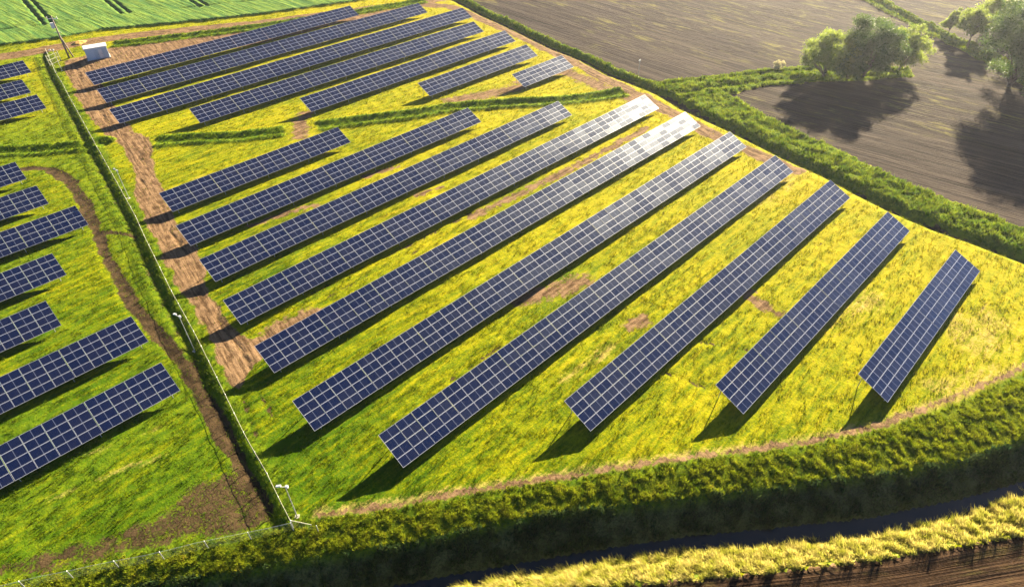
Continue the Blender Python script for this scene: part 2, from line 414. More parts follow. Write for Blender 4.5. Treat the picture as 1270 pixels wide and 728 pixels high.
sand_spots = [  # polyline, half width
    (WL([(312,280),(335,272),(360,263),(392,254)]), .6), (WL([(450,220),(470,213),(492,207)]), .6), (WL([(515,243),(548,232)]), .5),
    (WL([(585,270),(620,252),(670,228),(720,203),(760,182),(800,160)]), .8), (WL([(640,372),(680,362),(725,350)]), 1.6),
    (WL([(783,402),(800,398)]), 1.0), (WL([(560,125),(600,118),(645,108)]), 2.0), (WL([(640,104),(700,88)]), 1.2), (WL([(372,170),(372,150),(380,140)]), 1.6),
    (WL([(925,360),(945,378),(965,390)]), .9), (WL([(330,420),(350,405),(385,390)]), 1.5), (WL([(700,88),(740,105),(790,125)]), 2.2), (WL([(940,190),(975,205)]), 1.6)]
dark_spots = [(WL([(388,364),(450,332),(520,298),(585,264)]), .35), (WL([(400,372),(470,335),(540,300)]), .3), (WL([(300,492),(318,540)]), .3), (WL([(318,478),(340,520)]), .3), (WL([(560,190),(600,182)]), .5), (WL([(940,435),(1000,462),(1050,472),(1066,470)]), .35), (WL([(822,462),(850,470),(880,482)]), .35), (WL([(870,425),(905,430),(930,434)]), .35),
    (WL([(1013,305),(1025,298)]), .4), (WL([(560,470),(620,430)]), .3)]
straw_spots = [(WL([(1010,395),(1080,372)]), 4.0), (WL([(1180,400),(1215,430),(1230,400)]), 5.0), (WL([(990,215),(940,250)]), 3.5), (WL([(700,470),(760,430)]), 1.5),
    (WL([(250,225),(300,215),(350,205)]), 2.5), (WL([(20,590),(120,560),(200,530)]), .5), (WL([(60,620),(140,588),(220,560)]), .4), (WL([(1230,455),(1160,480)]), 2.0)]
CY = [W(27,0)[:2], W(128,0)[:2], W(232,0)[:2]]

# ------------------------------------------------------------------ terrain grid
G = 0.4
gx = np.arange(-34, 262.01, G); gy = np.arange(-34, 262.01, G)
X, Y = np.meshgrid(gx, gy, indexing='ij'); shp = X.shape
def terrain(X, Y):
    wob = (fbm(X*.35, Y*.35, 31)-.5)
    wob2 = (fbm(X*1.3, Y*1.3, 41)-.5)
    sand = np.zeros(shp); mud = np.zeros(shp); lush = np.zeros(shp); straw = np.zeros(shp)
    bank = np.zeros(shp); weed = np.zeros(shp); z = np.zeros(shp); tall = np.zeros(shp)
    z += (fbm(X*.08, Y*.08, 51)-.5)*.35 + (fbm(X*.9, Y*.9, 61)-.5)*.16
    rc = Y.copy(); ra = X.copy()
    # --- crop and plough
    sc_ = sdpoly(X, Y, crop_poly); crop = sstep(-.4, .4, sc_+wob*1.0)
    fr_ = sdpoly(X, Y, field_r); vg = sdpoly(X, Y, verge_poly)
    plough = sstep(-.5, .5, fr_) * (1-sstep(-.6, .6, vg+wob2*2.2))
    # wedge/right field runs in another direction from the big one
    th = R(-103.0); rc2 = X*math.sin(-th)+Y*math.cos(th)
    bend = .012*np.clip(70-Y, 0, 80)**2*.3
    dh1, _ = dline(X, Y, np.vstack([hedge1, [[400, 30]]]))
    right = (Y < np.interp(X, [100, 145, 165, 400], [62, 49, 38, -40]))
    rcp = np.where(right, X*math.sin(R(100))-Y*math.cos(R(100))*1.0 - .0016*(X-150)**2, X-.02*Y)
    rap = np.where(right, Y, Y)
    inp = plough > .02
    rc = np.where(inp, rcp, rc); ra = np.where(inp, rap, ra)
    inc = crop > .02
    rc = np.where(inc, X+.09*(Y-200), rc); ra = np.where(inc, Y, ra)
    weed = np.where(inp, sstep(-.25, .5, (fbm(X*.05, Y*.05, 71)-.5)*3 + sstep(120, 190, X)*.7 + sstep(8, 0, np.abs(fr_))*.6), 0)
    # --- near field beyond the ditch
    sE = sdpoly(X, Y, np.vstack([cE, [[260, -300], [-200, -300], [-200, 100]]]))
    nearf = sstep(-.1, .3, sE+wob2*.8)
    plough = np.maximum(plough, nearf); dE, aE = dline(X, Y, cE)
    rc = np.where(nearf > .02, dE*1.6, rc); ra = np.where(nearf > .02, aE, ra)
    weed = np.where(nearf > .02, .25, weed)
    z -= nearf*(.12*np.cos(dE*2*math.pi/1.6))
    # --- tramlines in the crop, ends at the headland
    dce, ace = dline(X, Y, crop_edge)
    tram = np.zeros(shp)
    for p0 in CY:
        for off in (0, 1.9):
            xx = p0[0]+off+(p0[1]-Y)*-.085
            tram = np.maximum(tram, sstep(.45, .2, np.abs(X-xx))*sstep(11, 13, dce))
    tram = np.maximum(tram, sstep(.5, .25, np.abs(dce-12.5))*.6*sstep(.35, .6, fbm(X*.2, Y*.2, 77)))*crop
    z += crop*(.55+(fbm(X*.5, Y*.08, 81)-.5)*.35-.55*tram)
    crop = crop
    # --- sand
    s = sdpoly(X, Y, yard); sand = np.maximum(sand, sstep(-.7, .7, s+wob*1.6))
    d, a = dline(X, Y, road_top); rd = sstep(2.9, 2.0, d+wob*1.2); sand = np.maximum(sand, rd)
    rc = np.where(rd > .05, d, rc); ra = np.where(rd > .05, a, ra)
    inyard = (s > -1.2) & (Y < 175); dF, aF = dline(X, Y, fence)
    rc = np.where(inyard, dF, rc); ra = np.where(inyard, aF, ra)
    d, a = dline(X, Y, track_r); t = sstep(2.6, .9, d+wob*2.0)*.95; sand = np.maximum(sand, t)
    rc = np.where(t > .05, d, rc); ra = np.where(t > .05, a, ra)
    d, a = dline(X, Y, track_b); t = sstep(.62, .15, d+wob2*.9)*.85
    straw = np.maximum(straw, sstep(1.6, .2, d)*.6); sand = np.maximum(sand, t*.86)
    rc = np.where(t > .05, d, rc); ra = np.where(t > .05, a, ra)
    leftside = X < np.interp(Y, fence[::-1, 1], fence[::-1, 0])
    for off in (3.6, 5.3, 6.9):
        rt = sstep(.45, .1, np.abs(dF-off-wob*2.2))*(sand > .4)*(~leftside)*sstep(.35, .6, fbm(X*.15, Y*.15, 171))
        z -= rt*.10; mud = np.maximum(mud, rt*.55)
    for P, hw in sand_spots:
        d, a = dline(X, Y, P); sand = np.maximum(sand, sstep(hw*2.1, 0, d+wob2*2.2+wob*1.0)*.80)
    for P, hw in straw_spots:
        d, a = dline(X, Y, P); straw = np.maximum(straw, sstep(hw*1.3, 0, d+wob*2)*.5)
    # --- mud
    d, a = dline(X, Y, mud_l); mud = np.maximum(mud, sstep(1.35, .4, d+wob*1.4)*.9)
    z -= sstep(1.2, .5, d)*.08
    d, a = dline(X, Y, mud_b); mud = np.maximum(mud, sstep(.9, .2, d+wob*.8)*.9)
    s = sdpoly(X, Y, mud_poly); mud = np.maximum(mud, sstep(-1.2, 1.0, s+wob*2.4)*.64)
    for P, hw in dark_spots:
        d, a = dline(X, Y, P); q = sstep(hw*1.6, 0, d+wob2*.8+np.abs(wob)*1.2); mud = np.maximum(mud, q*.75); z -= q*.14
    # --- lush areas
    s = sdpoly(X, Y, lush_poly); lush = np.maximum(lush, sstep(-1.5, 1.5, s+wob*3)*.6)
    s = sdpoly(X, Y, near_poly); lush = np.maximum(lush, sstep(-3, 4, s+wob*5)*.25)
    lush = np.maximum(lush, np.where(leftside & (sc_ < 0), .05+.4*sstep(.5, .62, fbm(X*.12, Y*.12, 91)), 0))
    dA, aA = dline(X, Y, cA)
    # --- shallow drains inside the meadow, rank grass on both lips
    for P, amp in ((strip_w, 1.), (strip_e, 1.), (strip_l, 1.), (hedge_road, 1.)):
        d, a = dline(X, Y, P)
        Ls = np.hypot(*np.diff(P, axis=0).T).sum(); cap = sstep(0, 1.0, a)*sstep(Ls, Ls-1.0, a)
        z += cap*(-.3*np.exp(-(d/.6)**2)+(.38+.5*wob)*np.exp(-((d-1.7)/.5)**2))
        q = cap*sstep(2.6, 2.1, d+wob2*.5); lush = np.maximum(lush, q); sand = sand*(1-q); mud = mud*(1-q)
        tall = np.maximum(tall, cap*sstep(1.0, 1.4, d)*sstep(2.4, 1.9, d+wob2*.6)*.55)
    # --- boundary ditch right of the site and its verge
    d, a = dline(X, Y, ditch_r); infr = fr_ > 0
    q = sstep(1.6, 1.0, d); lush = np.maximum(lush, q*.8); z -= .9*np.exp(-(d/1.0)**2); sand = sand*(1-q)
    narrow = infr & (Y > 66)
    e = sstep(3.1, 2.3, d+wob*1.2)*sstep(.3, .9, d)*narrow
    v = np.maximum(sstep(-.4, .6, vg+wob2*1.6), e)
    plough = plough*(1-e)
    lush = np.maximum(lush, v); tall = np.maximum(tall, v*sstep(.5, 1.2, d))
    z += v*(.35+.7*(fbm(X*.55, Y*.55, 95)-.5))*sstep(.6, 2.0, d)
    for P, hw in ((hedge1, 1.), (hedge2, 1.)):
        d, a = dline(X, Y, P); z += -.5*np.exp(-(d/.8)**2)
        q = sstep(2.6, 1.6, d+wob*1.4); lush = np.maximum(lush, q); tall = np.maximum(tall, q); plough = plough*(1-q)
    d, a = dline(X, Y, hedge_ur); q = sstep(3.6, 2.6, d+wob*1.8)
    lush = np.maximum(lush, q); tall = np.maximum(tall, q*sstep(.8, 1.4, d)); plough = plough*(1-q); z += -.9*np.exp(-(d/1.1)**2)+q*.3*sstep(1, 2, d)
    # --- fence line, uncut grass
    dF = np.minimum(dF, dline(X, Y, WL([(360,645),(390,650)], 1.0))[0])
    lush = np.maximum(lush, sstep(1.6, .7, dF)*.85)
    tall = np.maximum(tall, sstep(.7, .3, dF)*.6)
    dFl, _ = dline(X, Y, fence_l)
    fl_ = np.where(leftside & (sc_ < -8), 1., 0.)
    z -= fl_*.5*np.exp(-((dF-1.2)/.6)**2); lush = np.maximum(lush, fl_*sstep(3.2, 2.4, dF)*.8)
    mud = np.maximum(mud, fl_*np.exp(-((dF-1.5)/.6)**2)*.45)  # dark band of shade beside the fence, painted in through the mud mask
    # --- the big ditch at the bottom
    def between(P, Q): return inpoly(X, Y, np.vstack([P, Q[::-1]]))
    dB, _ = dline(X, Y, cB); dC, _ = dline(X, Y, cC); dD, _ = dline(X, Y, cD)
    mAB = between(cA, cB); mBC = between(cB, cC); mCD = between(cC, cD); mDE = between(cD, cE)
    zz = np.where(mAB, ZB*(dA/(dA+dB+1e-6))**1.1, 0)
    zz = np.where(mBC, ZB+(ZC-ZB)*(dB/(dB+dC+1e-6))**.9, zz)
    zz = np.where(mCD, ZC-.35, zz)
    zz = np.where(mDE, ZC-.2+(ZE-ZC+.2)*(dD/(dD+dE+1e-6))**.8, zz)
    zz = np.where(nearf > .5, ZE, zz)
    inner = mAB | mBC | mCD | mDE
    z = np.where(inner, zz+wob2*np.where(mAB, .10, .22), z+zz)
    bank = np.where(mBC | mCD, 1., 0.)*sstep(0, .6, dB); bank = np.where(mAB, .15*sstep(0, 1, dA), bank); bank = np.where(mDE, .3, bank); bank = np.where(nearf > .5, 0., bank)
    for arr in (sand, mud): arr[inner] = 0
    sand = np.where(plough > .3, 0, sand); sand = np.where(nearf > .3, 1., sand)
    lush = np.where(inner, .7, lush); crop[inner] = 0
    lush = np.where((dA < 1.0) & ~inner, np.maximum(lush, sstep(1.0, .3, dA)*.9), lush); straw = np.where(inner, 0, straw)
    plough = np.where(inner & (nearf < .5), 0, plough)
    tall = np.where(inner, 0, tall)
    zones = dict(AB=mAB, BC=mBC, CD=mCD, DE=mDE, dA=dA, dE=dE, nearf=nearf, dF=dF, rd=rd, infr=infr, leftside=leftside)
    return dict(z=z, sand=sand, mud=mud, lush=np.clip(lush, 0, 1), straw=straw, plough=plough, crop=crop, bank=bank, weed=weed, rc=rc, ra=ra, tall=tall), zones
T, Z = terrain(X, Y)
idx = np.arange(shp[0]*shp[1]).reshape(shp)
quads = np.stack([idx[:-1, :-1], idx[1:, :-1], idx[1:, 1:], idx[:-1, 1:]], -1)
V = np.stack([X, Y, T['z']], -1).reshape(-1, 3)
ma = np.stack([T['sand'], T['mud'], T['lush'], T['straw']], -1).reshape(-1, 4)
mb = np.stack([T['plough'], T['crop'], T['bank'], T['weed']], -1).reshape(-1, 4)
inner = Z['AB'] | Z['BC'] | Z['CD'] | Z['DE']
cls = np.zeros(shp, int)                                   # 0 meadow
cls[T['sand'] > .5] = 1; cls[T['mud'] > .5] = 0
cls[T['crop'] > .5] = 2; cls[(T['plough'] > .5)] = 3; cls[inner] = 4; cls[(Z['nearf'] > .5)] = 5
cl = cls[:-1, :-1]
for code, nm in ((0, 'meadow_ground'), (1, 'dirt_track'), (2, 'crop_field'), (3, 'ploughed_field'), (4, 'ditch_bank'), (5, 'ploughed_ground')):
    q = quads[cl == code]
    if not len(q): continue
    u_, inv = np.unique(q, return_inverse=True)
    me = raw_mesh(nm, V[u_], inv.reshape(-1, 4), TERR, attrs={'mask_a': ma[u_], 'mask_b': mb[u_], 'row_c': T['rc'].ravel()[u_], 'row_a': T['ra'].ravel()[u_]}, smooth=True)
    tag(link(nm, me), kind='structure')
# outer land reaching the horizon, around the detailed grid
def outer():
    a0, a1, b0, b1 = gx[0]-.0, gx[-1], gy[0], gy[-1]; B = 2400
    vs = [(-B,-B),(B,-B),(B,B),(-B,B),(a0,b0),(a1,b0),(a1,b1),(a0,b1)]
    Vv = np.array([(x, y, -.25) for x, y in vs]); F = np.array([(0,1,5,4),(1,2,6,5),(2,3,7,6),(3,0,4,7)])
    n = len(Vv)
    o = link('outer_land', raw_mesh('outer_land', Vv, F, TERR, attrs={'mask_a': np.tile([0., 0, .4, 0], (n, 1)), 'mask_b': np.tile([0., 0, 0, 0], (n, 1)), 'row_c': Vv[:, 0], 'row_a': Vv[:, 1]}))
    tag(o, kind='structure')
outer()
# water surface in the ditch
mb_ = MB(); n_ = 60
def resample(P, n):
    s = np.r_[0, np.cumsum(np.hypot(*np.diff(P, axis=0).T))]; t = np.linspace(0, s[-1], n)
    return np.stack([np.interp(t, s, P[:, 0]), np.interp(t, s, P[:, 1])], -1)
mid = resample((resample(cC, 80)+resample(cD, 80))/2, n_)
tn = np.gradient(mid, axis=0); tn /= np.linalg.norm(tn, axis=1)[:, None]; nr = np.stack([-tn[:, 1], tn[:, 0]], -1)
VV = np.concatenate([mid+nr*1.6, mid-nr*1.6]); VV = np.c_[VV, np.full(len(VV), ZC-.02)]
FF = np.array([(i, i+1, n_+i+1, n_+i) for i in range(n_-1)])
tag(link('ditch_water', raw_mesh('ditch_water', VV, FF, M_water)), kind='structure')

def sample(arr, x, y):
    fx = np.clip((x-gx[0])/G, 0, shp[0]-1.001); fy = np.clip((y-gy[0])/G, 0, shp[1]-1.001)
    i = fx.astype(int); j = fy.astype(int); a = fx-i; b = fy-j
    return (arr[i, j]*(1-a)+arr[i+1, j]*a)*(1-b)+(arr[i, j+1]*(1-a)+arr[i+1, j+1]*a)*b
def ground(x, y): return float(sample(T['z'], np.array([float(x)]), np.array([float(y)]))[0])

# ------------------------------------------------------------------ grass and reeds (uncountable)
def inview(x, y, mg=170):
    d = np.stack([x, y, np.full_like(x, -CAMH)], -1); zf = d@fwd
    px = 635+FPX*(d@rgt)/zf; py = 364-FPX*(d@upv)/zf
    return (px > -mg) & (px < 1270+mg) & (py > -mg) & (py < 728+mg)
def candidates(n, dens_pow=1.6):
    """random ground points, denser near the camera"""
    out = []; tot = 0
    while tot < n:
        x = rng.uniform(gx[0], gx[-1], 1500000); y = rng.uniform(gy[0], gy[-1], 1500000)
        k = inview(x, y); x, y = x[k], y[k]
        d = np.sqrt(x*x+y*y+CAMH**2); k = rng.random(len(x)) < (62/d)**dens_pow
        out.append(np.stack([x[k], y[k]], -1)); tot += k.sum()
    return np.concatenate(out)[:n]
def tufts(name, P, h, wd, mat, nb=2, lean=.35, attrs=None, dirlean=None):
    """nb bent triangular blades per point"""
    n = len(P); Pz = sample(T['z'], P[:, 0], P[:, 1])
    base = np.c_[P, Pz-.03]; Vs = []; at = {k_: [] for k_ in (attrs or {})}
    for b in range(nb):
        th = rng.uniform(0, 2*np.pi, n); ln = rng.uniform(.05, lean, n)*h; off = rng.normal(0, .05, (n, 2))
        dx, dy = np.cos(th), np.sin(th); ww = wd*rng.uniform(.7, 1.3, n)/2
        hh = h*rng.uniform(.6, 1.15, n)
        b0 = base+np.c_[off+np.c_[-dy*ww, dx*ww], np.zeros(n)]; b1 = base+np.c_[off+np.c_[dy*ww, -dx*ww], np.zeros(n)]
        tx = dx*ln; ty = dy*ln
        if dirlean is not None: tx = tx+dirlean[0]*h; ty = ty+dirlean[1]*h
        tip = base+np.c_[off[:, 0]+tx, off[:, 1]+ty, hh]
        Vs += [b0, b1, tip]
        for k_ in at: at[k_] += [attrs[k_]]*3
    Vv = np.stack(Vs, 1).reshape(-1, 3)     # per point: nb*3 verts
    F = np.arange(len(Vv)).reshape(-1, 3)
    A = {k_: np.stack(v_, 1).reshape(-1) for k_, v_ in at.items()}
    me = raw_mesh(name, Vv, F, mat, attrs=A)
    return link(name, me)
QUAL = 1.0
P = candidates(int(760000*QUAL))
s_ = {k_: sample(T[k_], P[:, 0], P[:, 1]) for k_ in ('sand', 'mud', 'lush', 'straw', 'plough', 'crop', 'tall')}
inn = sample(inner.astype(float), P[:, 0], P[:, 1]); nf = sample(Z['nearf'], P[:, 0], P[:, 1])
dist = np.sqrt(P[:, 0]**2+P[:, 1]**2+CAMH**2)
patch = fbm(P[:, 0]*.9, P[:, 1]*2.0, 101, 3)
k = (inn < .3) & (nf < .3) & (s_['crop'] < .4) & (s_['plough'] < .35) & (s_['tall'] < .4)
k &= rng.random(len(P)) < (1-.93*sstep(.35, .6, s_['sand']))*(1-.75*sstep(.3, .6, s_['mud']))
Pm = P[k]; hm = (.05+.24*sstep(.42, .62, patch[k])*rng.uniform(.4, 1.3, k.sum()))*(1+.7*s_['lush'][k])
wm = .05*(dist[k]/75)
o = tufts('meadow_grass', Pm, hm, wm, M_meadow, 2, .8, {'lush': s_['lush'][k], 'straw': s_['straw'][k]})
tag(o, 'short mown yellow green grass growing between the rows of solar tables', 'grass', kind='stuff')
# rank grass on verges, drains and the fence line
P = candidates(int(1150000*QUAL), 1.2)
tl = sample(T['tall'], P[:, 0], P[:, 1]); inn = sample(inner.astype(float), P[:, 0], P[:, 1])
pt = fbm(P[:, 0]*.7, P[:, 1]*.7, 111, 3)
k = (tl > .25) & (rng.random(len(P)) < tl) & (inn < .3); dist = np.sqrt(P[k, 0]**2+P[k, 1]**2+CAMH**2)
hv_ = tl[k]*(.22+.55*sstep(.35, .65, pt[k]))*rng.uniform(.6, 1.1, k.sum())
o = tufts('rank_grass', P[k], hv_, .09*(dist/90), M_lush, 3, .5)
tag(o, 'tall bright green grass standing along the drains and the boundary verge', 'grass', kind='stuff')
# bank zones
def zone_pts(mask, n):
    ii, jj = np.nonzero(mask); c = rng.integers(0, len(ii), n*7)
    x = gx[ii[c]]+rng.uniform(0, G, len(c)); y = gy[jj[c]]+rng.uniform(0, G, len(c)); kk = inview(x, y, 260)
    return np.stack([x[kk], y[kk]], -1)[:n]
near = Z['AB']
P = zone_pts(near, int(130000*QUAL)); pt = fbm(P[:, 0]*1.9, P[:, 1]*1.9, 121, 3)
dAp = sample(Z['dA'], P[:, 0], P[:, 1])
o = tufts('bank_grass', P, (.08+.24*sstep(.38, .66, pt))*rng.uniform(.4, 1.4, len(P))*(.45+.55*sstep(0, .9, dAp)), .07, M_bank, 4, .8)
tag(o, 'tussocky olive and straw coloured grass on the sunlit upper bank of the ditch', 'grass', kind='stuff')
P = zone_pts(Z['BC'], int(52000*QUAL)); pt = fbm(P[:, 0]*1.0, P[:, 1]*1.0, 131, 3)
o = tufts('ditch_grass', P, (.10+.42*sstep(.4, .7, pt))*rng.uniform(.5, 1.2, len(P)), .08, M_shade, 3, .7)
tag(o, 'dark blue green grass on the shaded lower side of the ditch', 'grass', kind='stuff')
P = zone_pts(Z['DE'] | (Z['nearf'] > .5) & (Z['dE'] < .35) & ~inner, int(78000*QUAL)); pt = fbm(P[:, 0]*1.4, P[:, 1]*1.4, 141, 3)
o = tufts('reeds', P, (.22+.75*sstep(.3, .7, pt))*rng.uniform(.4, 1.2, len(P)), .06, M_reed, 4, .55, dirlean=(-.40, .25))
tag(o, 'pale golden reeds lining the near side of the ditch water', 'reeds', kind='stuff')

# ------------------------------------------------------------------ solar tables
HL, SL, TILT = 0.8, 4.03, 0.413995+0.0
TILT = 0.414076
WT = SL*math.cos(TILT); HH = HL+SL*math.sin(TILT)
def panel_arrays(L, w=.992):
    """one framed module; local x along length L"""
    t = .04; f = .016
    V = []; F = []; MI = []; UV = []
    def q(a, mi, uv=((0,0),(0,0),(0,0),(0,0))):
        n = len(V); V.extend(a); F.append((n, n+1, n+2, n+3)); MI.append(mi); UV.extend(uv)
    x, y = L/2, w/2
    q([(-x+f,-y+f,-.004),(x-f,-y+f,-.004),(x-f,y-f,-.004),(-x+f,y-f,-.004)], 0, ((0,0),(1,0),(1,1),(0,1)))
    q([(-x,-y,0),(x,-y,0),(x-f,-y+f,0),(-x+f,-y+f,0)], 1); q([(x,-y,0),(x,y,0),(x-f,y-f,0),(x-f,-y+f,0)], 1)
    q([(x,y,0),(-x,y,0),(-x+f,y-f,0),(x-f,y-f,0)], 1); q([(-x,y,0),(-x,-y,0),(-x+f,-y+f,0),(-x+f,y-f,0)], 1)
    q([(-x,-y,-t),(x,-y,-t),(x,-y,0),(-x,-y,0)], 1); q([(x,-y,-t),(x,y,-t),(x,y,0),(x,-y,0)], 1)
    q([(x,y,-t),(-x,y,-t),(-x,y,0),(x,y,0)], 1); q([(-x,y,-t),(-x,-y,-t),(-x,-y,0),(-x,y,0)], 1)
    q([(-x,-y,-t),(-x,y,-t),(x,y,-t),(x,-y,-t)], 1)
    return np.array(V), np.array(F), np.array(MI), np.array(UV)
_pm = {}
def panel_mesh(L):
    key = round(L, 3)
    if key not in _pm:
        a = panel_arrays(L); _pm[key] = (raw_mesh('solar_panel', a[0], a[1], [M_glass, M_alu], a[2], a[3]), a)
    return _pm[key]
leg_lo = MB(); leg_lo.tube([(0,0,-.3),(0,0,HL+.03)], .045, 6); LEG_LO = leg_lo.mesh('leg', M_galv)
leg_hi = MB(); leg_hi.tube([(0,0,-.3),(0,0,HH-.38)], .05, 6); LEG_HI = leg_hi.mesh('leg', M_galv)
beam = MB(); beam.box((0,0,-.13), (.06, SL*.86, .09)); BEAM = beam.mesh('cross_beam', M_galv)
RT = Matrix.Rotation(TILT, 3, 'X')
def solar_table(y, a, b, ncol, label, group):
    xm, ym = (a+b)/2, y-WT/2
    root = empty('solar_table', (xm, ym, 0)); tag(root, label, 'solar panels', group)
    pitch = (b-a)/ncol
    L = pitch-.035
    me, arr = panel_mesh(L)
    zc = (HL+HH)/2
    cells = []; bj = {}
    def blk(i, j):
        if (i, j) not in bj: bj[(i, j)] = (R(random.gauss(0, .5)), R(random.gauss(0, .9)))
        return bj[(i, j)]
    for c in range(ncol):
        for r in range(4):
            s = (r-1.5)*(SL/4)
            lx = -(b-a)/2+(c+.5)*pitch
            if (c % 4) == 0: lx += .012
            if (c % 4) == 3: lx -= .012
            v = RT @ Vector((0, s, 0))
            d = math.hypot(xm+lx, ym)
            jx, jy = blk(c//4, r//2)
            cells.append((d, (lx, v.y, zc+v.z+jy*.4), (jx+R(random.gauss(0, .2)), jy*.5+R(random.gauss(0, .15)))))
    cells.sort(key=lambda q_: q_[0])
    rest = cells[100:] if len(cells) > 100 else []
    for d, loc, j in cells[:100]:
        link('solar_panel', me, root, loc, (TILT+j[0], j[1], 0))
    if rest:
        Va, Fa, Ma, Ua = arr; VV = []; FF = []; n = 0
        for d, loc, j in rest:
            M3 = np.array(Matrix.Rotation(j[1], 3, 'Y') @ Matrix.Rotation(TILT+j[0], 3, 'X'))
            VV.append(Va@M3.T+np.array(loc)); FF.append(Fa+n); n += len(Va)
        o = link('solar_panel', raw_mesh('solar_panels', np.concatenate(VV), np.concatenate(FF), [M_glass, M_alu], np.tile(Ma, len(rest)), np.tile(Ua, (len(rest), 1))), root)
        o['kind'] = 'stuff'
    nl = max(2, ncol//4+1)
    for s in (-.31, .31):
        v = RT @ Vector((0, s*SL, -.075)); mbx = MB(); mbx.box((0, v.y, zc+v.z), (b-a-.06, .07, .05), 0, Matrix.Rotation(TILT, 3, 'X')); mbx.build('rail', M_galv, root)
    for i in range(nl):
        lx = -(b-a)/2+.9+(b-a-1.8)*i/(nl-1)
        link('leg', LEG_LO, root, (lx, -WT/2+.42, 0)); link('leg', LEG_HI, root, (lx, WT/2-.42, 0))
        link('cross_beam', BEAM, root, (lx, 0, zc), (TILT, 0, 0))
    return root
GM = 'long solar tables in rows on the main meadow'; GT = 'solar tables of the far block beside the hut'; GL = 'solar tables left of the fence'
tables = [
 ('T1',155.48,29.58,95.08,33,'farthest long solar table, nearest the pale road and the white hut',GT),
 ('T2',144.48,28.20,109.32,41,'second solar table from the white hut, its end shadow on the dirt yard',GT),
 ('T3',133.13,26.56,115.01,44,'third long solar table from the hut, last beside the bare dirt yard',GT),
 ('T4',122.73,37.24,109.42,36,'solar table whose near end stands on yellow grass just above the western green drain',GT),
 ('T5',112.35,54.42,110.12,28,'medium solar table with its near end beside the dirt gap in the green drain',GT),
 ('T6',102.00,75.17,106.82,16,'short solar table with sixteen columns above a patch of bare pink soil',GT),
 ('T7',91.76,91.84,107.43,8,'shortest solar table, alone by the sandy corner of the boundary ditch',GT),
 ('M1',96.50,21.00,52.67,16,'shortest solar table along the dirt track, first one below the green drain',GM),
 ('M2',86.12,19.14,74.52,28,'second solar table below the green drain, ending just under the drain',GM),
 ('M3',76.10,17.98,88.73,36,'third solar table below the green drain, its end shadow crossing the dirt track',GM),
 ('M4',66.14,16.42,102.91,44,'solar table whose white gleaming far end is nearest the ditch and hedge junction',GM),
 ('M5',56.20,15.30,101.87,44,'long solar table whose near end touches the bare earth at the track foot',GM),
 ('M6',46.09,14.17,100.48,44,'long solar table with a brown bare soil patch along its lower side',GM),
 ('M7',36.29,17.85,98.07,40,'long solar table whose near end points to the corner camera pole',GM),
 ('M8',26.32,33.91,96.71,32,'solar table third from the bottom right, next to the long one by the camera pole',GM),
 ('M9',16.49,46.83,93.80,24,'second solar table from the bottom right corner, bluish and steep in view',GM),
 ('M10',6.48,59.03,90.68,16,'solitary bright blue short solar table at far right beside the curved bank',GM),
 ('L1',172.44,2.48-5*1.98,22.48,15,'topmost solar table at the left edge, nearest the pale road',GL),
 ('L2',160.61,19.25-16*1.98,19.25,16,'second solar table from the top at the left edge',GL),
 ('L3',150.18,19.11-16*1.98,19.11,16,'third solar table from the top at the left edge, bright grass below it',GL),
 ('L4',122.84,8.45-12*1.98,8.45,12,'solar table at the left edge where the brown mud path starts',GL),
 ('L5',112.16,8.65-12*1.98,8.65,12,'left solar table inside the bend of the brown mud path',GL),
 ('L6',101.78,10.95-16*1.98,10.95,16,'left solar table whose right end touches the upper bend of the mud path',GL),
 ('L7',91.35,4.83-12*1.98,4.83,12,'fourth solar table from the bottom at left, in yellow grass beside the mud path',GL),
 ('L8',81.30,1.22-12*1.98,1.22,12,'third solar table from the bottom at the left edge, shortest in view there',GL),
 ('L9',71.10,7.49-12*1.98,7.49,12,'second lowest solar table at the left edge, right end beside the mud path',GL),
 ('L10',61.07,6.92-12*1.98,6.92,12,'lowest solar table at the left edge, nearest the muddy fence corner',GL)]
for nm, y, a, b, n, lab, g in tables: solar_table(y, a, b, n, lab, g)

# ------------------------------------------------------------------ fences
def make_fence(P, label, hgt, spacing, rail_r, rail_mat, wires, name='wire_fence', group='fences of the solar site', posts_mat=None, vstep=.5, wr=.006):
    s = np.r_[0, np.cumsum(np.hypot(*np.diff(P, axis=0).T))]; L = s[-1]
    at = lambda t: (float(np.interp(t, s, P[:, 0])), float(np.interp(t, s, P[:, 1])))
    x0, y0 = at(0); root = empty(name, (x0, y0, 0)); tag(root, label, 'fence', group)
    n = int(L/spacing)
    pm = MB(); pm.tube([(0,0,-.4),(0,0,hgt)], .04, 6); pm.tube([(0,0,hgt),(0,0,hgt+.03)], [.05,.02], 6); PM = pm.mesh('post', posts_mat or M_galv)
    for i in range(min(n+1, 100)):
        x, y = at(i*L/n); link('post', PM, root, (x-x0, y-y0, ground(x, y)))
    rail = MB(); pts = []
    for t in np.arange(0, L+.01, 2.0):
        x, y = at(t); pts.append((x-x0, y-y0, ground(x, y)+hgt-.03))
    rail.tube(pts, rail_r, 6); rail.build('top_rail', rail_mat, root)
    wm = MB()
    for hz in np.linspace(.12, hgt-.2, wires):
        wm.tube([(p[0], p[1], p[2]-hgt+.03+hz) for p in pts], .008, 3)
    for t in np.arange(.1, L, vstep):
        x, y = at(t); z = ground(x, y); wm.tube([(x-x0, y-y0, z+.05), (x-x0, y-y0, z+hgt-.03)], wr, 3, cap=False)
    wm.build('wire_mesh', M_mesh, root)
    return root
fs = resample(fence, 90)
make_fence(fs, 'long pale topped wire fence from the road down to the corner camera pole', 1.3, 3.0, .018, M_rail, 13, vstep=.075, wr=.011)
make_fence(resample(fence_l, 60), 'low post and wire fence along the muddy ground above the bank, bottom left', 1.25, 3.4, .012, M_galv, 5, vstep=.6)
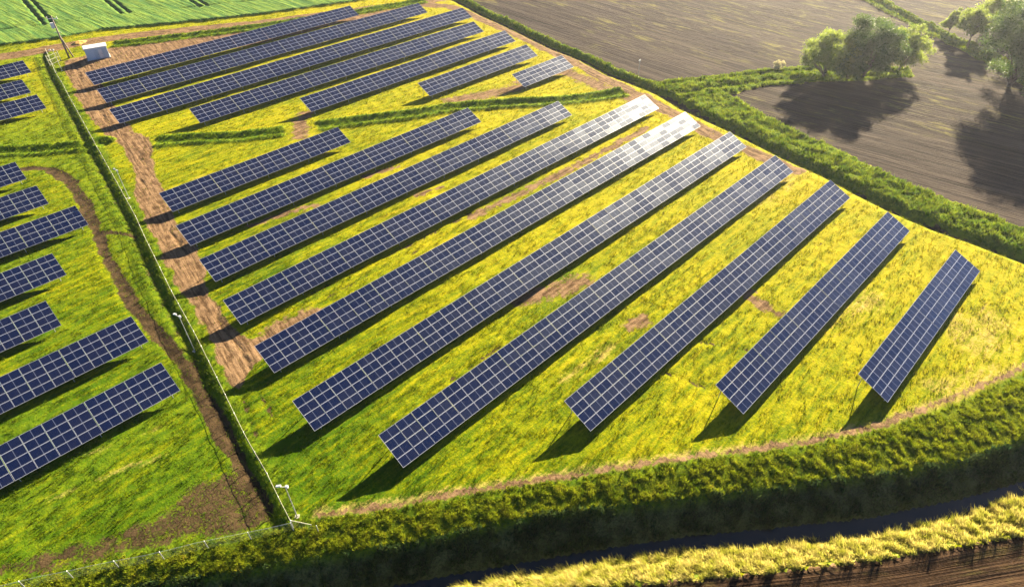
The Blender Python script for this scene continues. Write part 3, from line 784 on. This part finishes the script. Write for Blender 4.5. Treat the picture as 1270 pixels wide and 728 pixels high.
make_fence(resample(WL([(360,645),(375,648),(392,651)], 1.0), 12), 'short pale railed fence return beside the corner camera pole', 1.05, 2.0, .04, M_rail, 5, vstep=.3)

# gate by the road
def gate():
    p0 = W(62,82)[:2]; p1 = W(76,76)[:2]; d = p1-p0; L = np.linalg.norm(d)
    g0 = empty('metal_gate', (p0[0], p0[1], 0), math.atan2(d[1], d[0])); tag(g0, 'pale metal gate with leaning brace posts beside the road at the top of the fence', 'gate')
    for x in (0, L): q = MB(); q.tube([(x,0,-.3),(x,0,2.3)], .07, 8); q.build('post', M_rail, g0)
    q = MB()
    for z in (.2, 1.1, 2.0): q.tube([(.1,0,z),(L-.1,0,z)], .035, 6)
    for x in np.linspace(.15, L-.15, 9): q.tube([(x,0,.2),(x,0,2.0)], .018, 5)
    q.tube([(.1,0,.2),(L-.1,0,2.0)], .03, 5); q.build('gate_leaf', M_rail, g0)
    for x, y in ((-.0,-1.4),(L,1.4)): q = MB(); q.tube([(x,y,0),(x,0,1.9)], .045, 6); q.build('brace', M_rail, g0)
gate()

# ------------------------------------------------------------------ camera poles
def cctv(base, h, label, rz=0, lean=(0,0)):
    x, y = base[:2]; z = ground(x, y)
    root = empty('camera_pole', (x, y, z), rz); tag(root, label, 'security camera', 'camera poles along the site boundary')
    q = MB(); q.tube([(0,0,-.4),(lean[0],lean[1],h)], [.055,.04], 10); q.build('pole', M_galv, root)
    q = MB(); q.box((0,0,.0), (.4,.4,.08)); q.build('base_plate', M_conc, root)
    q = MB(); q.tube([(lean[0]-.05,lean[1],h-.15),(lean[0]+.55,lean[1],h-.1)], .03, 6); q.build('bracket', M_white, root)
    q = MB(); q.box((lean[0]+.55,lean[1],h-.02), (.42,.16,.16), 0, Matrix.Rotation(R(14), 3, 'Y')); q.box((lean[0]+.55,lean[1],h+.07), (.46,.18,.02), 0, Matrix.Rotation(R(14), 3, 'Y')); c_ = q.build('camera_housing', M_white, root)
    q = MB(); q.tube([(lean[0]+.80,lean[1],h-.09),(lean[0]+.86,lean[1],h-.10)], .07, 10); q.build('lens', M_black, c_)
    q = MB(); q.box((lean[0]-.16,lean[1],h-.1), (.2,.2,.26)); q.build('junction_box', M_white, root)
cctv(W(368.5,640), 4.9, 'grey camera pole with white housing at the bottom corner of the fence', R(135))
cctv(W(240.5,433), 5.6, 'grey camera pole halfway along the fence opposite the lower left solar tables', R(110))
cctv(W(160,246), 5.0, 'camera pole on the grass strip between fence and dirt track, just above the first table', R(100))
cctv(W(791,97), 3.7, 'thin pale pole with a white head standing in the big ploughed field near the ditch', R(200))
cctv(W(77,88), 4.6, 'camera pole rising behind the gate at the top of the fence', R(160))

# ------------------------------------------------------------------ electricity pole and its wires
def epole():
    b = W(86,72.5); t = W(69.5,19, 8.6)
    root = empty('electricity_pole', (b[0], b[1], 0)); tag(root, 'tall wooden electricity pole with transformer standing by the road next to the white hut', 'utility pole')
    lx, ly = .25, .9
    q = MB(); q.tube([(0,0,-.5),(lx*.5,ly*.5,4.5),(lx,ly,9.0)], [.2,.17,.13], 10); q.build('pole', M_wood, root, smooth=True)
    q = MB(); q.tube([(.9,-.1,-.3),(lx*.6,ly*.6,5.0)], [.17,.12], 8); q.build('stay_pole', M_wood, root, smooth=True)
    M = Matrix.Rotation(R(-40), 3, 'Z'); q = MB(); q.box((lx,ly,8.4), (2.3,.14,.14), 0, M); q.build('cross_arm', M_galv, root)
    for s in (-1.05, 0, 1.05):
        v = M @ Vector((s,0,0)); q = MB(); q.tube([(lx+v.x,ly+v.y,8.47),(lx+v.x,ly+v.y,8.85)], [.07,.09], 8); q.build('insulator', M_white, root)
    q = MB(); q.box((lx*.8-.35,ly*.8+.2,7.0), (.85,.6,1.0)); q.box((lx*.8-.35,ly*.8+.2,7.56), (.7,.5,.12)); q.build('transformer', M_white, root)
    q = MB(); q.box((lx*.6,ly*.6,5.6), (1.5,.1,.1), 0, M); q.build('lower_arm', M_galv, root)
    # three conductors leaving over the crop field
    dirv = np.array([-1.0, .16])
    for s in (-1.05, 0, 1.05):
        v = M @ Vector((s,0,0)); x0, y0 = b[0]+lx+v.x, b[1]+ly+v.y
        q = MB(); q.tube([(dirv[0]*t_*75, dirv[1]*t_*75, -4*2.0*t_*(1-t_)) for t_ in np.linspace(0, 1, 14)], .022, 4)
        o = q.build('overhead_wire', M_black, None, (x0, y0, 8.86)); tag(o, 'thin overhead wire running left from the electricity pole above the crop field', 'wire', 'wires of the electricity pole')
epole()

# ------------------------------------------------------------------ transformer hut
def hut():
    p0 = W(110,76.5)[:2]; p1 = W(137,71.8)[:2]; d = p1-p0; L = float(np.linalg.norm(d)); D = 2.4; H = 2.35; a = math.atan2(d[1], d[0])
    root = empty('equipment_hut', (p0[0], p0[1], ground(*p0)), a); tag(root, 'small pale blue hut with flat white roof on bare earth beside the far solar tables', 'hut')
    q = MB(); q.box((L/2,D/2,.02), (L+.3,D+.3,.24)); q.build('plinth', M_conc, root)
    q = MB(); q.box((L/2,D/2,.14+H/2), (L,D,H)); q.build('wall', M_hut, root)
    q = MB(); q.box((L/2,D/2,.14+H+.07), (L+.36,D+.36,.14)); q.box((L/2,D/2,.14+H+.17), (L+.1,D+.1,.06)); q.build('roof', M_white, root)
    for x, w_, m_ in ((L*.47,.85,M_hutdoor), (L*.66,.7,M_white), (L*.86,.9,M_hutdoor)):
        q = MB(); q.box((x,-.025,.14+1.0), (w_,.05,1.9)); q.box((x,-.055,.14+1.55), (w_*.6,.02,.3)); dr = q.build('door', m_, root)
        q = MB(); q.box((x+w_*.36,-.08,1.1), (.05,.05,.18)); q.build('handle', M_black, dr)
hut()
# heap of ochre sand beside the road
def heap():
    n = 28; V = []; F = []
    c = W(98,54)[:2]; q = MB()
    for j in range(7):
        r = 1.9*(1-j/6.2)
        for i in range(n):
            t = 2*math.pi*i/n; rr = max(r, .02)*(1+.16*math.sin(3*t+j)+.09*math.sin(7*t)); V.append((rr*math.cos(t), rr*.7*math.sin(t), .62*(1-(1-j/6.2)**1.6)-.05))
    for j in range(6):
        for i in range(n): F.append((j*n+i, j*n+(i+1) % n, (j+1)*n+(i+1) % n, (j+1)*n+i))
    me = bpy.data.meshes.new('soil_heap'); me.from_pydata(V, [], F); me.materials.append(M_orange); me.polygons.foreach_set('use_smooth', [True]*len(F))
    o = link('soil_heap', me, None, (c[0], c[1], ground(*c))); tag(o, 'low heap of ochre sand at the roadside just left of the white hut', 'sand heap')
heap()

# ------------------------------------------------------------------ air over the far fields
def haze():
    q = MB(); q.box((0, 0, 28.0), (5000, 5000, 66.0)); k = NT('haze_air'); k.t.nodes.remove(k.b)
    v = k.n('ShaderNodeVolumePrincipled'); v.inputs['Density'].default_value = .00012; v.inputs['Color'].default_value = rgb(.86, .88, 1.0); v.inputs['Anisotropy'].default_value = .68
    k.t.links.new(v.outputs[0], k.out.inputs['Volume'])
    tag(q.build('haze', k.m), kind='stuff')
haze()
# ------------------------------------------------------------------ trees
def tree(base, h, cr, label, leafm, n=14000, trunks=1, cb=.25, seed=1, squash=1.0, name='broadleaf_tree', leaf=.32, group='trees along the field edges'):
    r = random.Random(seed); g = np.random.default_rng(seed)
    x, y = base[:2]; z = ground(x, y)
    root = empty(name, (x, y, z)); tag(root, label, 'tree' if h > 3 else 'bush', group)
    # limbs: grow towards clump centres inside an ellipsoid
    cz = h*(cb+(1-cb)/2); rz = h*(1-cb)/2
    clumps = []
    nc = int(26+cr*9)
    while len(clumps) < nc:
        v = Vector((r.gauss(0,1), r.gauss(0,1), r.gauss(0,1))).normalized()*(r.random()**.45)
        p = Vector((v.x*cr, v.y*cr*squash, cz+v.z*rz*.9)); rad = cr*r.uniform(.14, .30)*(1.15-.35*abs(v.z))
        clumps.append((p, rad))
    q = MB(); fork = Vector((r.uniform(-.2,.2), r.uniform(-.2,.2), h*cb*1.1))
    q.tube([(0,0,-.3), tuple(fork*.5+Vector((.08,0,0))), tuple(fork), (r.uniform(-.3,.3), r.uniform(-.3,.3), h*.62)], [h*.032, h*.024, h*.02, h*.008], 9)
    q.build('trunk', M_bark, root, smooth=True)
    for p, rad in clumps[:14]:
        q = MB(); s = fork*r.uniform(.75, 1.35); md = s.lerp(p, .5)+Vector((r.uniform(-.3,.3), r.uniform(-.3,.3), r.uniform(-.1,.5)))
        q.tube([tuple(s), tuple(md), tuple(p)], [h*.011, h*.007, h*.002], 6); q.build('limb', M_bark, root, smooth=True)
    wts = np.array([c_[1]**2 for c_ in clumps]); wts /= wts.sum(); ci = g.choice(len(clumps), n, p=wts)
    cp = np.array([tuple(c_[0]) for c_ in clumps])[ci]; crd = np.array([c_[1] for c_ in clumps])[ci]
    d = g.normal(size=(n, 3)); d /= np.linalg.norm(d, axis=1)[:, None]
    rr = crd*(g.random(n)**.45)*1.1*(1+.3*g.normal(size=n)*.6)
    c = cp+d*rr[:, None]*np.array([1, 1, .8])
    a = g.normal(size=(n, 3)); a /= np.linalg.norm(a, axis=1)[:, None]; b_ = np.cross(a, g.normal(size=(n, 3))); b_ /= np.linalg.norm(b_, axis=1)[:, None]
    sz = leaf*g.uniform(.6, 1.3, n)[:, None]
    V = np.stack([c-a*sz*.5, c+b_*sz*.28, c+a*sz*.5, c-b_*sz*.28], 1).reshape(-1, 3)
    link('crown', raw_mesh('crown', V, np.arange(4*n).reshape(-1, 4), leafm), root)
    return root
LA = leaf_material('leaves_green', (.035,.085,.016), (.09,.15,.025)); LB = leaf_material('leaves_yellow', (.11,.17,.02), (.22,.28,.04), .58)
LC = leaf_material('leaves_blossom', (.35,.33,.16), (.6,.55,.3), .4)
tree(W(1071,95), 13.6, 5.8, 'large dark green tree with full crown in the middle of the field clump', LA, 42000, seed=3, cb=.03)
tree(W(1020,96), 10.5, 5.0, 'paler rounded tree at the left of the clump on the field hedge', LB, 24000, seed=4, cb=.05)
tree(W(1114,88), 10.0, 4.6, 'light yellow green tree at the right end of the field clump', LB, 22000, seed=5, cb=.04)
tree(W(1050,99), 6.0, 3.6, 'low dark bushy tree at the foot of the clump of trees', LA, 16000, seed=6, cb=.0)
tree(W(1200,57), 9.6, 4.0, 'slender pale tree with visible trunk standing alone on the upper right hedge', LB, 18000, seed=7, cb=.30)
tree(W(1176,43), 6.0, 2.5, 'small young tree left of the slender pale tree on the hedge', LB, 9000, seed=8, cb=.08)
tree(W(1251,108), 21, 7.4, 'tall dark tree cut by the right edge of the picture', LA, 60000, seed=9, cb=.0)
tree(W(1290,135), 17, 6.5, 'broad dark tree just outside the right edge, shading the ploughed field', LA, 26000, seed=10, cb=.03)
tree(W(1232,44), 10.5, 5.0, 'hazy yellow green tree behind the tall dark tree, upper right', LB, 20000, seed=11, cb=.05)
tree(W(1275,60), 15, 6.0, 'tall green tree at the top right corner behind the hedge', LA, 22000, seed=12, cb=.05)
tree(W(964,86), 2.0, 1.3, 'small cream blossoming bush at the field side of the green hedge', LC, 2500, seed=13, cb=.02, name='blossom_bush', leaf=.22, group='bushes by the hedge')
